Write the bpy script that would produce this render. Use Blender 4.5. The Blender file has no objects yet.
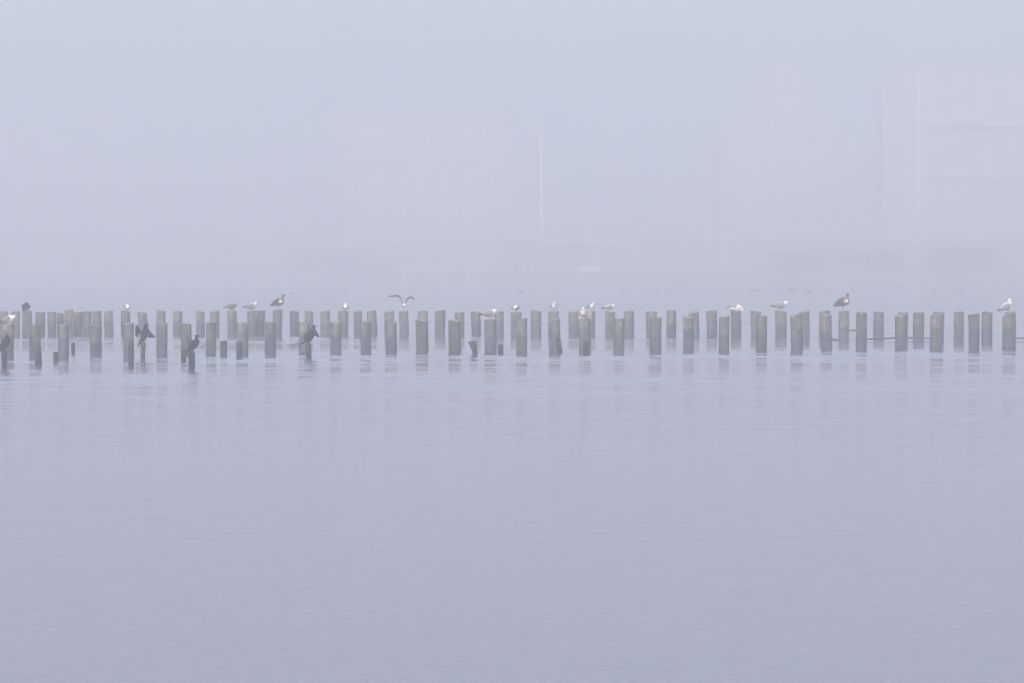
import bpy, bmesh, math, random
import numpy as np
from mathutils import Vector, Matrix, noise
from mathutils.kdtree import KDTree
from mathutils.geometry import intersect_point_line

random.seed(7)
R = math.radians
S = bpy.context.scene
COL = S.collection
W_, H_ = 1024, 683
F = 4500.0            # focal length in pixels
CH = 2.65              # camera height above the water
YH = 269.0            # row of the horizon in the photograph
PITCH = math.atan((H_ / 2 - YH) / F)
CAM = Vector((0, 0, CH))
FWD = Vector((0, math.cos(PITCH), -math.sin(PITCH)))
UP = Vector((0, math.sin(PITCH), math.cos(PITCH)))
RIGHT = Vector((1, 0, 0))


def ray(px, py):
    return FWD * F + RIGHT * (px - W_ / 2) + UP * (H_ / 2 - py)


def on_water(px, py):
    d = ray(px, py)
    return CAM + d * (-CH / d.z)


def at(px, py, Y):
    d = ray(px, py)
    return CAM + d * (Y / d.y)


# ------------------------------------------------------------------ helpers
def link(name, mesh, mats=(), parent=None):
    o = bpy.data.objects.new(name, mesh)
    COL.objects.link(o)
    for m in mats:
        mesh.materials.append(m)
    if parent is not None:
        o.parent = parent
    return o


def build(name, bm, mats=(), parent=None, smooth=False):
    bmesh.ops.recalc_face_normals(bm, faces=bm.faces[:])
    me = bpy.data.meshes.new(name)
    if smooth:
        for f in bm.faces:
            f.smooth = True
    bm.to_mesh(me)
    bm.free()
    return link(name, me, mats, parent)


def empty(name, loc, rz=0.0):
    o = bpy.data.objects.new(name, None)
    COL.objects.link(o)
    o.location = loc
    o.rotation_euler = (0, 0, rz)
    return o


def tag(o, label=None, cat=None, group=None, kind=None):
    if label:
        o['label'] = label
    if cat:
        o['category'] = cat
    if group:
        o['group'] = group
    if kind:
        o['kind'] = kind
    return o


def box(bm, x0, x1, y0, y1, z0, z1, mi=0):
    vs = [bm.verts.new((x, y, z)) for z in (z0, z1) for (x, y) in ((x0, y0), (x1, y0), (x1, y1), (x0, y1))]
    fs = [(0, 3, 2, 1), (4, 5, 6, 7), (0, 1, 5, 4), (1, 2, 6, 5), (2, 3, 7, 6), (3, 0, 4, 7)]
    for f in fs:
        bm.faces.new([vs[i] for i in f]).material_index = mi


def loft(bm, rings, n=14, mi=0):
    """rings: (centre, axis_a, axis_b) with a, b vectors that carry the radii"""
    loops = []
    for c, a, b in rings:
        loops.append([bm.verts.new(c + a * math.cos(2 * math.pi * i / n) + b * math.sin(2 * math.pi * i / n)) for i in range(n)])
    for l0, l1 in zip(loops, loops[1:]):
        for i in range(n):
            bm.faces.new((l0[i], l0[(i + 1) % n], l1[(i + 1) % n], l1[i])).material_index = mi
    bm.faces.new(loops[0][::-1]).material_index = mi
    bm.faces.new(loops[-1]).material_index = mi


def tube(bm, pts, radii, n=8, mi=0):
    rings = []
    for i, p in enumerate(pts):
        t = (pts[min(i + 1, len(pts) - 1)] - pts[max(i - 1, 0)]).normalized()
        ref = Vector((1, 0, 0)) if abs(t.x) < .8 else Vector((0, 1, 0))
        a = t.cross(ref).normalized()
        b = t.cross(a)
        rings.append((p, a * radii[i], b * radii[i]))
    loft(bm, rings, n, mi)


# ---------------------------------------------------------------- materials
def new_mat(name):
    m = bpy.data.materials.new(name)
    m.use_nodes = True
    nt = m.node_tree
    return m, nt, nt.nodes['Principled BSDF']


def N(nt, kind, **kw):
    n = nt.nodes.new(kind)
    for k, v in kw.items():
        if k in n.inputs:
            n.inputs[k].default_value = v
        else:
            setattr(n, k, v)
    return n


def simple(name, c0, c1=None, scale=3.0, rough=.8, stretch=(1, 1, 1), bump=0.0, spec=.3):
    m, nt, p = new_mat(name)
    L = nt.links.new
    p.inputs['Roughness'].default_value = rough
    p.inputs['Specular IOR Level'].default_value = spec
    if c1 is None:
        p.inputs['Base Color'].default_value = (*c0, 1)
        return m
    tc = N(nt, 'ShaderNodeTexCoord')
    mp = N(nt, 'ShaderNodeMapping')
    mp.inputs['Scale'].default_value = stretch
    L(tc.outputs['Object'], mp.inputs['Vector'])
    nz = N(nt, 'ShaderNodeTexNoise', Scale=scale, Detail=5.0, Roughness=.6)
    L(mp.outputs[0], nz.inputs['Vector'])
    rmp = N(nt, 'ShaderNodeValToRGB')
    rmp.color_ramp.elements[0].position = .32
    rmp.color_ramp.elements[1].position = .68
    rmp.color_ramp.elements[0].color = (*c0, 1)
    rmp.color_ramp.elements[1].color = (*c1, 1)
    L(nz.outputs[0], rmp.inputs[0])
    L(rmp.outputs[0], p.inputs['Base Color'])
    if bump:
        b = N(nt, 'ShaderNodeBump', Strength=1.0, Distance=bump)
        L(nz.outputs[0], b.inputs['Height'])
        L(b.outputs[0], p.inputs['Normal'])
    return m


def wood(name, dry0, dry1, wet0, wet1, line, guano):
    m, nt, p = new_mat(name)
    L = nt.links.new
    p.inputs['Roughness'].default_value = .85
    p.inputs['Specular IOR Level'].default_value = .12
    tc = N(nt, 'ShaderNodeTexCoord')
    oi = N(nt, 'ShaderNodeObjectInfo')
    add = N(nt, 'ShaderNodeVectorMath', operation='ADD')
    L(tc.outputs['Object'], add.inputs[0])
    L(oi.outputs['Location'], add.inputs[1])
    mp = N(nt, 'ShaderNodeMapping')
    mp.inputs['Scale'].default_value = (1, 1, .12)
    L(add.outputs[0], mp.inputs['Vector'])
    grain = N(nt, 'ShaderNodeTexNoise', Scale=26.0, Detail=6.0, Roughness=.65)
    L(mp.outputs[0], grain.inputs['Vector'])
    blot = N(nt, 'ShaderNodeTexNoise', Scale=4.5, Detail=3.0)
    L(add.outputs[0], blot.inputs['Vector'])
    mixv = N(nt, 'ShaderNodeMath', operation='ADD')
    L(grain.outputs[0], mixv.inputs[0])
    L(blot.outputs[0], mixv.inputs[1])
    half = N(nt, 'ShaderNodeMath', operation='MULTIPLY')
    half.inputs[1].default_value = .5
    L(mixv.outputs[0], half.inputs[0])

    def ramp(a, b):
        r = N(nt, 'ShaderNodeValToRGB')
        r.color_ramp.elements[0].position = .40
        r.color_ramp.elements[1].position = .60
        r.color_ramp.elements[0].color = (*a, 1)
        r.color_ramp.elements[1].color = (*b, 1)
        L(half.outputs[0], r.inputs[0])
        return r
    dry, wet = ramp(dry0, dry1), ramp(wet0, wet1)
    sep = N(nt, 'ShaderNodeSeparateXYZ')
    L(tc.outputs['Object'], sep.inputs[0])
    # the water stain: a wavy line at about half height
    wav = N(nt, 'ShaderNodeMath', operation='MULTIPLY_ADD')
    wav.inputs[1].default_value = .95
    L(blot.outputs[0], wav.inputs[0])
    L(sep.outputs['Z'], wav.inputs[2])
    mr = N(nt, 'ShaderNodeMapRange')
    mr.inputs['From Min'].default_value = line + .475 - .09
    mr.inputs['From Max'].default_value = line + .475 + .09
    L(wav.outputs[0], mr.inputs['Value'])
    mx = N(nt, 'ShaderNodeMix', data_type='RGBA')
    L(mr.outputs[0], mx.inputs[0])
    L(wet.outputs[0], mx.inputs[6])
    L(dry.outputs[0], mx.inputs[7])
    out = mx.outputs[2]
    if guano:
        mp2 = N(nt, 'ShaderNodeMapping')
        mp2.inputs['Scale'].default_value = (1, 1, .22)
        L(add.outputs[0], mp2.inputs['Vector'])
        g = N(nt, 'ShaderNodeTexNoise', Scale=9.0, Detail=3.0)
        L(mp2.outputs[0], g.inputs['Vector'])
        g1 = N(nt, 'ShaderNodeMapRange')
        g1.inputs['From Min'].default_value = .60
        g1.inputs['From Max'].default_value = .70
        L(g.outputs[0], g1.inputs['Value'])
        g2 = N(nt, 'ShaderNodeMapRange')
        g2.inputs['From Min'].default_value = line - .05
        g2.inputs['From Max'].default_value = line + .35
        L(sep.outputs['Z'], g2.inputs['Value'])
        gm = N(nt, 'ShaderNodeMath', operation='MULTIPLY')
        L(g1.outputs[0], gm.inputs[0])
        L(g2.outputs[0], gm.inputs[1])
        gs = N(nt, 'ShaderNodeMath', operation='MULTIPLY')
        gs.inputs[1].default_value = guano
        L(gm.outputs[0], gs.inputs[0])
        mx2 = N(nt, 'ShaderNodeMix', data_type='RGBA')
        L(gs.outputs[0], mx2.inputs[0])
        L(out, mx2.inputs[6])
        mx2.inputs[7].default_value = (.62, .60, .55, 1)
        out = mx2.outputs[2]
    # every post a little lighter or darker than its neighbours
    hv = N(nt, 'ShaderNodeHueSaturation')
    mrv = N(nt, 'ShaderNodeMapRange')
    mrv.inputs['To Min'].default_value = .82
    mrv.inputs['To Max'].default_value = 1.18
    L(oi.outputs['Random'], mrv.inputs['Value'])
    L(mrv.outputs[0], hv.inputs['Value'])
    L(out, hv.inputs['Color'])
    L(hv.outputs[0], p.inputs['Base Color'])
    b = N(nt, 'ShaderNodeBump', Strength=1.0, Distance=.02)
    L(grain.outputs[0], b.inputs['Height'])
    L(b.outputs[0], p.inputs['Normal'])
    return m


M_POST = wood('weathered_wood', (.068, .070, .069), (.142, .144, .139), (.048, .057, .067), (.090, .102, .116), .52, .4)
M_STUMP = wood('wet_wood', (.020, .021, .022), (.055, .055, .053), (.012, .014, .016), (.034, .037, .040), .25, 0)
M_END = simple('end_grain', (.13, .12, .105), (.30, .28, .24), 14, .9, bump=.01)
M_LOG = simple('dark_log', (.035, .037, .039), (.07, .07, .07), 8, .8, (.2, 1, 1), .01)

M_WHITE = simple('white_plumage', (.50, .50, .50), (.60, .60, .60), 12, .85)
M_GREY = simple('grey_plumage', (.14, .16, .175), (.20, .22, .235), 16, .9, spec=.1)
M_DUSK = simple('dusky_plumage', (.09, .09, .09), (.15, .148, .14), 18, .9, spec=.08)
M_BLACK = simple('black_plumage', (.010, .010, .011), (.025, .025, .026), 14, .85, spec=.08)
M_CORM = simple('cormorant_plumage', (.006, .007, .008), (.018, .018, .020), 22, .9, spec=.05)
M_BILL = simple('yellow_bill', (.35, .22, .06), (.45, .30, .10), 20, .5)
M_PALEBILL = simple('pale_bill', (.28, .25, .18), (.36, .32, .24), 20, .5)
M_LEG = simple('pink_leg', (.32, .19, .16), (.40, .25, .21), 20, .6)
M_BROWN = simple('brown_plumage', (.062, .05, .038), (.115, .095, .072), 14, .9, spec=.08)
M_TAWNY = simple('tawny_plumage', (.14, .11, .075), (.19, .15, .105), 14, .9, spec=.08)
M_SLATE = simple('slate_plumage', (.022, .026, .028), (.05, .055, .056), 14, .85, spec=.08)
M_DUCK = simple('duck_plumage', (.02, .02, .02), (.05, .047, .045), 14, .9, spec=.05)


# ------------------------------------------------------------------- birds
class Bird:
    """Lofts, tubes and slabs fused by a voxel remesh into one continuous body;
    each face then takes the material of the shape it lies nearest to."""

    def __init__(self, fat=1.0):
        self.bm = bmesh.new()
        self.seg = []
        self.fat = fat

    def spine(self, pts, mi, mis=None, y=0.0, n=14):
        rings = []
        k = self.fat
        pts = [(p[0], p[1], p[2] * k, p[3] * k) for p in pts]
        fine, fm = [], []
        for i in range(len(pts) - 1):
            q = [pts[max(i - 1, 0)], pts[i], pts[i + 1], pts[min(i + 2, len(pts) - 1)]]
            for j in range(3):
                u = j / 3
                fine.append(tuple(max(.004, v) if c > 1 else v for c, v in enumerate(
                    .5 * (2 * b + (cc - a) * u + (2 * a - 5 * b + 4 * cc - d) * u * u + (3 * b - a - 3 * cc + d) * u ** 3)
                    for a, b, cc, d in zip(*q))))
                fm.append(mi if mis is None else mis[i])
        fine.append(pts[-1])
        pts, mis = fine, fm
        P = [Vector((p[0], y, p[1])) for p in pts]
        for i, p in enumerate(pts):
            t = (P[min(i + 1, len(P) - 1)] - P[max(i - 1, 0)]).normalized()
            side = Vector((0, 0, 1)).cross(t)
            side = Vector((0, 1, 0)) if side.length < .25 else side.normalized()
            if abs(side.y) < .5:
                side = Vector((0, 1, 0))
            b = t.cross(side).normalized()
            rings.append((P[i], side * p[2], b * p[3]))
        loft(self.bm, rings, n)
        for i in range(len(P) - 1):
            m = mi if mis is None else mis[i]
            self.seg.append((P[i], P[i + 1], (pts[i][2] + pts[i][3]) / 2, (pts[i + 1][2] + pts[i + 1][3]) / 2, m))

    def limb(self, pts, radii, mi):
        P = [Vector(p) for p in pts]
        tube(self.bm, P, radii, 8)
        for i in range(len(P) - 1):
            self.seg.append((P[i], P[i + 1], radii[i], radii[i + 1], mi))

    def wing(self, path, chord, chord_axis, thick, mi):
        """path of (x, y, z); chord half-widths; a flat tapering blade"""
        P = [Vector(p) for p in path]
        ca = Vector(chord_axis).normalized()
        rings = []
        for i, p in enumerate(P):
            t = (P[min(i + 1, len(P) - 1)] - P[max(i - 1, 0)]).normalized()
            b = t.cross(ca).normalized()
            rings.append((p, ca * chord[i], b * thick))
        loft(self.bm, rings, 12)
        for i in range(len(P) - 1):
            self.seg.append((P[i], P[i + 1], .03, .03, mi[i] if isinstance(mi, (list, tuple)) else mi))

    def slab(self, poly, ys, thick, mi):
        """outline in x, z with a depth y of its own at every corner"""
        bm = self.bm
        n = len(poly)
        a = [bm.verts.new((x, y - thick / 2, z)) for (x, z), y in zip(poly, ys)]
        b = [bm.verts.new((x, y + thick / 2, z)) for (x, z), y in zip(poly, ys)]
        bm.faces.new(a)
        bm.faces.new(b[::-1])
        for i in range(n):
            bm.faces.new((a[(i + 1) % n], a[i], b[i], b[(i + 1) % n]))
        c = Vector((sum(p[0] for p in poly) / n, sum(ys) / n, sum(p[1] for p in poly) / n))
        for (x, z), y in zip(poly, ys):
            self.seg.append((c, Vector((x, y, z)), .04, .02, mi))

    def legs(self, x, top, half, r, mi, foot=.05):
        for s in (-1, 1):
            self.limb([(x, s * half, top), (x - .005, s * half, top * .5), (x, s * half, 0.008)], [r * 1.3, r, r], mi)
            self.limb([(x - .01, s * half, .008), (x + foot, s * half, .007)], [r * 1.2, r * 1.1], mi)

    def mesh(self, name, mats, voxel=.0085):
        bm = self.bm
        bmesh.ops.triangulate(bm, faces=bm.faces[:])
        bmesh.ops.recalc_face_normals(bm, faces=bm.faces[:])
        me = bpy.data.meshes.new(name)
        bm.to_mesh(me)
        bm.free()
        o = bpy.data.objects.new('tmp', me)
        COL.objects.link(o)
        r = o.modifiers.new('r', 'REMESH')
        r.mode = 'VOXEL'
        r.voxel_size = voxel
        s = o.modifiers.new('s', 'SMOOTH')
        s.factor = .5
        s.iterations = 2
        dg = bpy.context.evaluated_depsgraph_get()
        out = bpy.data.meshes.new_from_object(o.evaluated_get(dg))
        bpy.data.objects.remove(o)
        out.name = name
        out.materials.clear()
        for m in mats:
            out.materials.append(m)
        for f in out.polygons:
            c = f.center
            best, bi = 1e9, 0
            for a, b, ra, rb, mi in self.seg:
                ab = b - a
                t = max(0, min(1, (c - a).dot(ab) / max(ab.length_squared, 1e-9)))
                d = (c - (a + ab * t)).length - (ra + (rb - ra) * t)
                if d < best:
                    best, bi = d, mi
            f.material_index = bi
            f.use_smooth = True
        return out


GULL_MATS = [M_WHITE, M_GREY, M_BLACK, M_BILL, M_LEG]
DUSKY_MATS = [M_DUSK, M_DUSK, M_SLATE, M_PALEBILL, M_LEG]


def gull_mesh(neck=1.0, wings='folded', low=False, mats=GULL_MATS, stoop=0.0):
    b = Bird(1.6)
    h = .0 if not low else -.09
    hx, hz = .205 + .05 * stoop, .19 + .135 * neck - .12 * stoop + h
    b.spine([(-.25, .165 + h, .035, .010), (-.16, .185 + h, .05, .035), (-.05, .195 + h, .078, .072), (.06, .208 + h, .082, .082),
             (.135, .232 + h, .062, .062), (hx - .025, hz - .045, .044, .044), (hx, hz, .042, .044), (hx + .032, hz, .03, .032),
             (hx + .055, hz - .006, .012, .013), (hx + .10, hz - .014, .006, .006)], 0, [2 if mats is DUSKY_MATS else 0, 0, 0, 0, 0, 0, 0, 3, 3])
    if wings == 'folded':
        for s in (-1, 1):
            b.spine([(.12, .225 + h, .02, .045), (.02, .222 + h, .024, .062), (-.10, .205 + h, .022, .052), (-.22, .18 + h, .016, .026),
                     (-.34, .162 + h, .008, .010)], 1, [1, 1, 1, 2], y=s * .122)
        b.spine([(.10, .262 + h, .055, .020), (-.02, .252 + h, .06, .022), (-.12, .23 + h, .045, .018)], 1)
    b.legs(.02, .15 + h, .04, .010, 4, .05)
    return b, mats


def gull(**kw):
    b, mats = gull_mesh(**kw)
    return b.mesh('gull', mats)


ME_GULL = gull()
ME_GULL_TALL = gull(neck=1.25)
ME_GULL_SHORT = gull(neck=.72)
ME_GULL_STOOP = gull(neck=.95, stoop=.55)
ME_GULL_DUSKY = gull(neck=.62, mats=DUSKY_MATS)
# a gull crouching with its wings half open
_b, _m = gull_mesh(neck=.55, wings='none', low=True, stoop=.9)
_b.wing([(.05, .06, .16), (-.06, .10, .20), (-.2, .14, .165), (-.36, .17, .085)], [.07, .08, .06, .015], (1, .15, .25), .014, [1, 1, 2])
_b.wing([(.05, -.06, .16), (-.06, -.12, .20), (-.16, -.2, .18), (-.28, -.26, .12)], [.07, .08, .06, .015], (1, -.15, .25), .014, [1, 1, 2])
ME_GULL_CROUCH = _b.mesh('gull', _m)
# the flying gull: nose towards +x, wings up
_b = Bird(1.15)
_b.spine([(-.24, .0, .06, .010), (-.14, .01, .05, .03), (0, .01, .075, .06), (.10, .02, .06, .055), (.16, .035, .042, .04), (.20, .035, .03, .03),
          (.225, .028, .012, .012), (.265, .018, .006, .006)], 0, [0, 0, 0, 0, 0, 3, 3])
_b.wing([(.03, .02, .0), (.03, .05, .10), (.02, .13, .30), (0, .25, .41), (-.02, .455, .405), (-.06, .65, .385)], [.09, .085, .085, .085, .065, .015],
        (1, 0, -.85), .016, [1, 1, 1, 1, 2])
_b.wing([(.03, -.02, .0), (.03, -.03, .10), (.02, -.13, .26), (0, -.26, .37), (-.02, -.365, .325), (-.06, -.44, .235)], [.09, .085, .085, .085, .065, .015],
        (1, 0, -.85), .016, [1, 1, 1, 1, 2])
ME_GULL_FLY = _b.mesh('gull', GULL_MATS)


def goose_mesh(head_fwd):
    b = Bird(1.42)
    hx = .185 + head_fwd
    b.spine([(-.37, .185, .04, .014), (-.27, .245, .06, .05), (-.12, .335, .11, .11), (.03, .38, .125, .13), (.14, .41, .11, .112),
             (.19, .475, .066, .064), (.182 + head_fwd * .3, .55, .042, .042), (.18 + head_fwd * .8, .62, .038, .038), (hx, .672, .045, .044), (hx + .035, .668, .03, .03),
             (hx + .06, .655, .016, .014), (hx + .105, .645, .008, .006)], 0, [2, 2, 0, 0, 3, 3, 0, 0, 0, 4, 4])
    for s in (-1, 1):
        b.spine([(.185, .40, .02, .035), (.11, .395, .028, .055), (.0, .385, .026, .045)], 1, y=s * .155)
        b.spine([(.0, .40, .03, .075), (-.12, .345, .03, .085), (-.25, .265, .02, .05), (-.36, .205, .008, .014)], 2, y=s * .14)
    b.legs(.0, .27, .05, .013, 4, .07)
    return b.mesh('goose', [M_BROWN, M_WHITE, M_SLATE, M_TAWNY, M_LEG])


ME_GOOSE_A = goose_mesh(.055)
ME_GOOSE_B = goose_mesh(0)

M_DARKBILL = simple('dark_bill', (.06, .055, .045), (.10, .09, .07), 20, .7)
CM = [M_CORM, M_DARKBILL, M_BLACK]


def corm_legs(b):
    b.legs(.0, .13, .045, .014, 2, .06)


_b = Bird(1.18)      # upright, looking to the right
_b.spine([(-.19, -.02, .045, .012), (-.12, .045, .05, .035), (-.04, .125, .088, .08), (.035, .21, .10, .095), (.098, .29, .088, .082), (.118, .345, .052, .052),
          (.100, .395, .036, .036), (.100, .432, .040, .042), (.126, .444, .032, .031), (.16, .446, .015, .015), (.215, .444, .007, .007)], 0, [0] * 8 + [1, 1])
for s in (-1, 1):
    _b.spine([(.09, .29, .02, .05), (.0, .19, .024, .06), (-.08, .09, .016, .035), (-.14, .02, .008, .012)], 0, y=s * .09)
corm_legs(_b)
ME_CORM_UP = _b.mesh('cormorant', CM)

_b = Bird(1.18)      # hunched, neck drawn in
_b.spine([(-.19, -.03, .045, .012), (-.12, .045, .05, .035), (-.04, .125, .09, .085), (.03, .22, .105, .10), (.085, .31, .095, .09), (.10, .37, .066, .066),
          (.095, .415, .05, .05), (.12, .425, .036, .034), (.15, .41, .014, .014), (.20, .39, .007, .007)], 0, [0] * 7 + [1, 1])
corm_legs(_b)
ME_CORM_HUNCH = _b.mesh('cormorant', CM)

_b = Bird(1.18)      # wings held out, seen from the front
_b.spine([(-.17, -.125, .04, .012), (-.09, .0, .05, .03), (-.01, .09, .075, .06), (.03, .20, .085, .08), (.05, .31, .08, .075), (.07, .39, .055, .055),
          (.078, .45, .043, .043), (.09, .49, .042, .042), (.125, .495, .028, .026), (.15, .496, .012, .012), (.205, .497, .007, .007)], 0, [0] * 8 + [1, 1])
_b.slab([(.02, .38), (-.06, .33), (-.125, .43), (-.17, .52), (-.215, .44), (-.225, .28), (-.205, .16), (-.155, .14), (-.12, .25), (-.04, .22)],
        [0, 0, -.05, -.10, -.10, -.06, -.03, -.02, 0, 0], .03, 0)
_b.slab([(.06, .38), (.13, .42), (.20, .33), (.28, .23), (.365, .15), (.35, .125), (.24, .13), (.13, .135), (.145, .25), (.08, .24)],
        [0, -.02, -.06, -.10, -.12, -.12, -.07, -.03, 0, 0], .03, 0)
corm_legs(_b)
ME_CORM_SPREAD = _b.mesh('cormorant', CM)

_b = Bird(1.18)      # leaning forward, wings half open
_b.spine([(-.33, -.05, .05, .013), (-.20, .02, .05, .018), (-.09, .08, .06, .035), (.0, .12, .08, .065), (.055, .23, .095, .085), (.10, .35, .085, .08), (.13, .44, .058, .058),
          (.148, .50, .045, .045), (.165, .53, .042, .042), (.20, .535, .028, .026), (.23, .536, .012, .012), (.31, .538, .007, .007)], 0, [0] * 9 + [1, 1])
_b.slab([(.12, .50), (.03, .43), (-.05, .36), (-.125, .27), (-.14, .14), (-.05, .09), (.06, .15), (.12, .28)], [0, -.03, -.07, -.1, -.1, -.06, -.02, 0], .03, 0)
_b.slab([(.13, .47), (.205, .475), (.26, .37), (.345, .215), (.31, .195), (.23, .235), (.16, .255), (.09, .28)], [0, -.03, -.07, -.12, -.12, -.07, -.03, 0], .03, 0)
corm_legs(_b)
ME_CORM_LEAN = _b.mesh('cormorant', CM)

_b = Bird(1.35)      # asleep: a ball with the bill tucked into the back
_b.spine([(-.20, .03, .05, .012), (-.13, .09, .07, .05), (-.05, .15, .12, .10), (.03, .19, .14, .12), (.09, .24, .12, .105), (.10, .29, .075, .06)], 0)
_b.spine([(.09, .285, .06, .055), (.05, .315, .055, .05), (.0, .31, .035, .032), (-.06, .29, .014, .014)], 0)
corm_legs(_b)
ME_CORM_BALL = _b.mesh('cormorant', CM)


def duck_mesh(neck):
    b = Bird()
    b.spine([(-.27, .10, .03, .012), (-.19, .07, .08, .05), (-.05, .05, .12, .085), (.09, .05, .10, .085), (.16, .09, .06, .06), (.18, .14 + neck * .4, .038, .038),
             (.19, .17 + neck, .045, .043), (.23, .168 + neck, .028, .026), (.27, .155 + neck, .02, .009)], 0)
    return b.mesh('duck', [M_DUCK], .012)


ME_DUCK_A, ME_DUCK_B = duck_mesh(0), duck_mesh(.06)


def bird(name, me, loc, yaw=0.0, scale=1.0, pitch=0.0):
    o = bpy.data.objects.new(name, me)
    COL.objects.link(o)
    o.rotation_mode = 'XYZ'
    o.rotation_euler = (0, R(pitch), R(yaw))
    o.location = loc
    o.scale = (scale,) * 3
    return o


# ------------------------------------------------------------------- posts
def post_mesh(rad, height, lean_x, lean_y, seed, jag=0.0, taper=0.0, depth=-.55, ledge=None, sides=22, bend=0.0, fork=False):
    rnd = random.Random(seed)
    bm = bmesh.new()

    def one(x0, r0, h, lx, sd):
        zs = [depth, -.02, .12 * h, .3 * h, .5 * h, .7 * h, .86 * h, h - .03, h - .006, h]
        tiltx, tilty = rnd.uniform(-.09, .09), rnd.uniform(-.08, .08)
        loops = []
        for k, z in enumerate(zs):
            u = max(0, z) / h
            cx = x0 + lx * u + bend * math.sin(u * math.pi)
            cy = lean_y * u
            r = r0 * (1 + taper * (1 - u))
            if k == len(zs) - 1:
                r *= .93
            lp = []
            for i in range(sides):
                a = 2 * math.pi * i / sides
                q = noise.noise(Vector((math.cos(a) * 1.3 + sd * 3.1, math.sin(a) * 1.3, z * .8)))
                q2 = noise.noise(Vector((math.cos(a) * 5 + sd * 1.7, math.sin(a) * 5, z * .5)))
                rr = r * (1 + .11 * q + .05 * q2)
                zz = z
                if k >= len(zs) - 3:
                    zz += (tiltx * math.cos(a) + tilty * math.sin(a)) * rad * 1.5
                    if jag:
                        zz += jag * noise.noise(Vector((math.cos(a) * 1.6 + sd, math.sin(a) * 1.6, 3.3)))
                    if ledge and math.cos(a) * ledge[0] > .15:
                        zz -= ledge[1]
                lp.append(bm.verts.new((cx + rr * math.cos(a), cy + rr * math.sin(a), zz)))
            loops.append(lp)
        for l0, l1 in zip(loops, loops[1:]):
            for i in range(sides):
                f = bm.faces.new((l0[i], l0[(i + 1) % sides], l1[(i + 1) % sides], l1[i]))
                f.smooth = True
        top = loops[-1]
        c = Vector((0, 0, 0))
        for v in top:
            c += v.co
        c /= len(top)
        cv = bm.verts.new(c + Vector((0, 0, -.004 - abs(jag) * .3)))
        for i in range(sides):
            bm.faces.new((top[i], top[(i + 1) % sides], cv)).material_index = 1
        bm.faces.new(loops[0][::-1])

    if fork:
        one(0, rad * .92, height, lean_x, seed)
        one(rad * .2, rad * .48, height * .93, lean_x - rad * 1.7, seed + 5)
    else:
        one(0, rad, height, lean_x, seed)
    bmesh.ops.recalc_face_normals(bm, faces=bm.faces[:])
    me = bpy.data.meshes.new('wooden_post')
    bm.to_mesh(me)
    bm.free()
    return me


def make_post(name, x0, x1, top, base, seed, lean_px=0.0, mats=None, **kw):
    """x0, x1: sides at the top; lean_px: how far the foot stands right of the top"""
    cx = (x0 + x1) / 2
    g = on_water(cx + lean_px, base)
    sc = ray(cx, base).length / (g - CAM).length      # pixels per metre
    rad = (x1 - x0) / 2 / sc / 1.0
    height = (base - top) / sc
    me = post_mesh(rad, height, -lean_px / sc, random.Random(seed).uniform(-.03, .03), seed, **kw)
    o = link(name, me, mats or (M_POST, M_END))
    o.location = g
    return o, Vector((g.x - lean_px / sc, g.y, height)), sc


BACK = [(-3, 7.5, 311.5), (11.5, 20, 311.2), (22.4, 32.2, 311), (35.6, 45, 312), (47.6, 56, 312), (56.6, 63.6, 313), (64.4, 73, 309.7),
        (73.6, 82.4, 312), (82.8, 91.6, 311.2), (92.2, 101.3, 311), (104, 113, 311), (121.2, 130.5, 311.2), (137.3, 146.6, 312.2), (156.2, 165.8, 310.7),
        (173, 182.2, 311.2), (195.7, 204.6, 311), (209.6, 219, 310.8), (227.3, 236.5, 310.8), (247.3, 256, 311), (256.5, 265, 310.9), (273, 282.2, 310),
        (290, 299, 311), (304.9, 313.5, 311.2), (320.2, 329.8, 311.1), (338.5, 348.6, 311.1), (353.5, 362, 311.1), (366.3, 376, 311.2), (384, 394, 311.3),
        (398.5, 408.2, 310.9), (417.8, 427.8, 311.2), (435, 445.4, 311), (454.4, 464.3, 312.2), (470.5, 480, 311.6), (494.2, 503.7, 311.2), (511, 521, 311.8),
        (531.2, 541.6, 311), (548, 558.6, 311.2), (568.3, 578.4, 311.1), (585.5, 595.4, 311.1), (605.1, 615, 311.7), (624, 634, 311.1), (646.2, 656.7, 311.5),
        (666.6, 676, 310.7), (688.6, 699, 311.6), (706.2, 717, 310.9), (730.5, 741, 311), (750.3, 760.5, 311.3), (775.3, 786.3, 311), (798.3, 809.4, 311.1),
        (819.3, 830, 311.1), (838.2, 848.8, 311), (857, 866.6, 311.5), (873.6, 884, 312.3), (897.4, 908, 312.3), (913.4, 924.6, 312.6), (932.6, 943.9, 312.2),
        (954, 964.3, 312), (981.6, 992.7, 312.3), (1004.8, 1015.4, 312.2)]
BACK_LEAN = {12: 2.2, 26: 1.6, 28: 1.0, 32: 1.2, 46: 1.5, 40: .3, 10: .8, 15: .3, 44: .6, 53: -.6}
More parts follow.
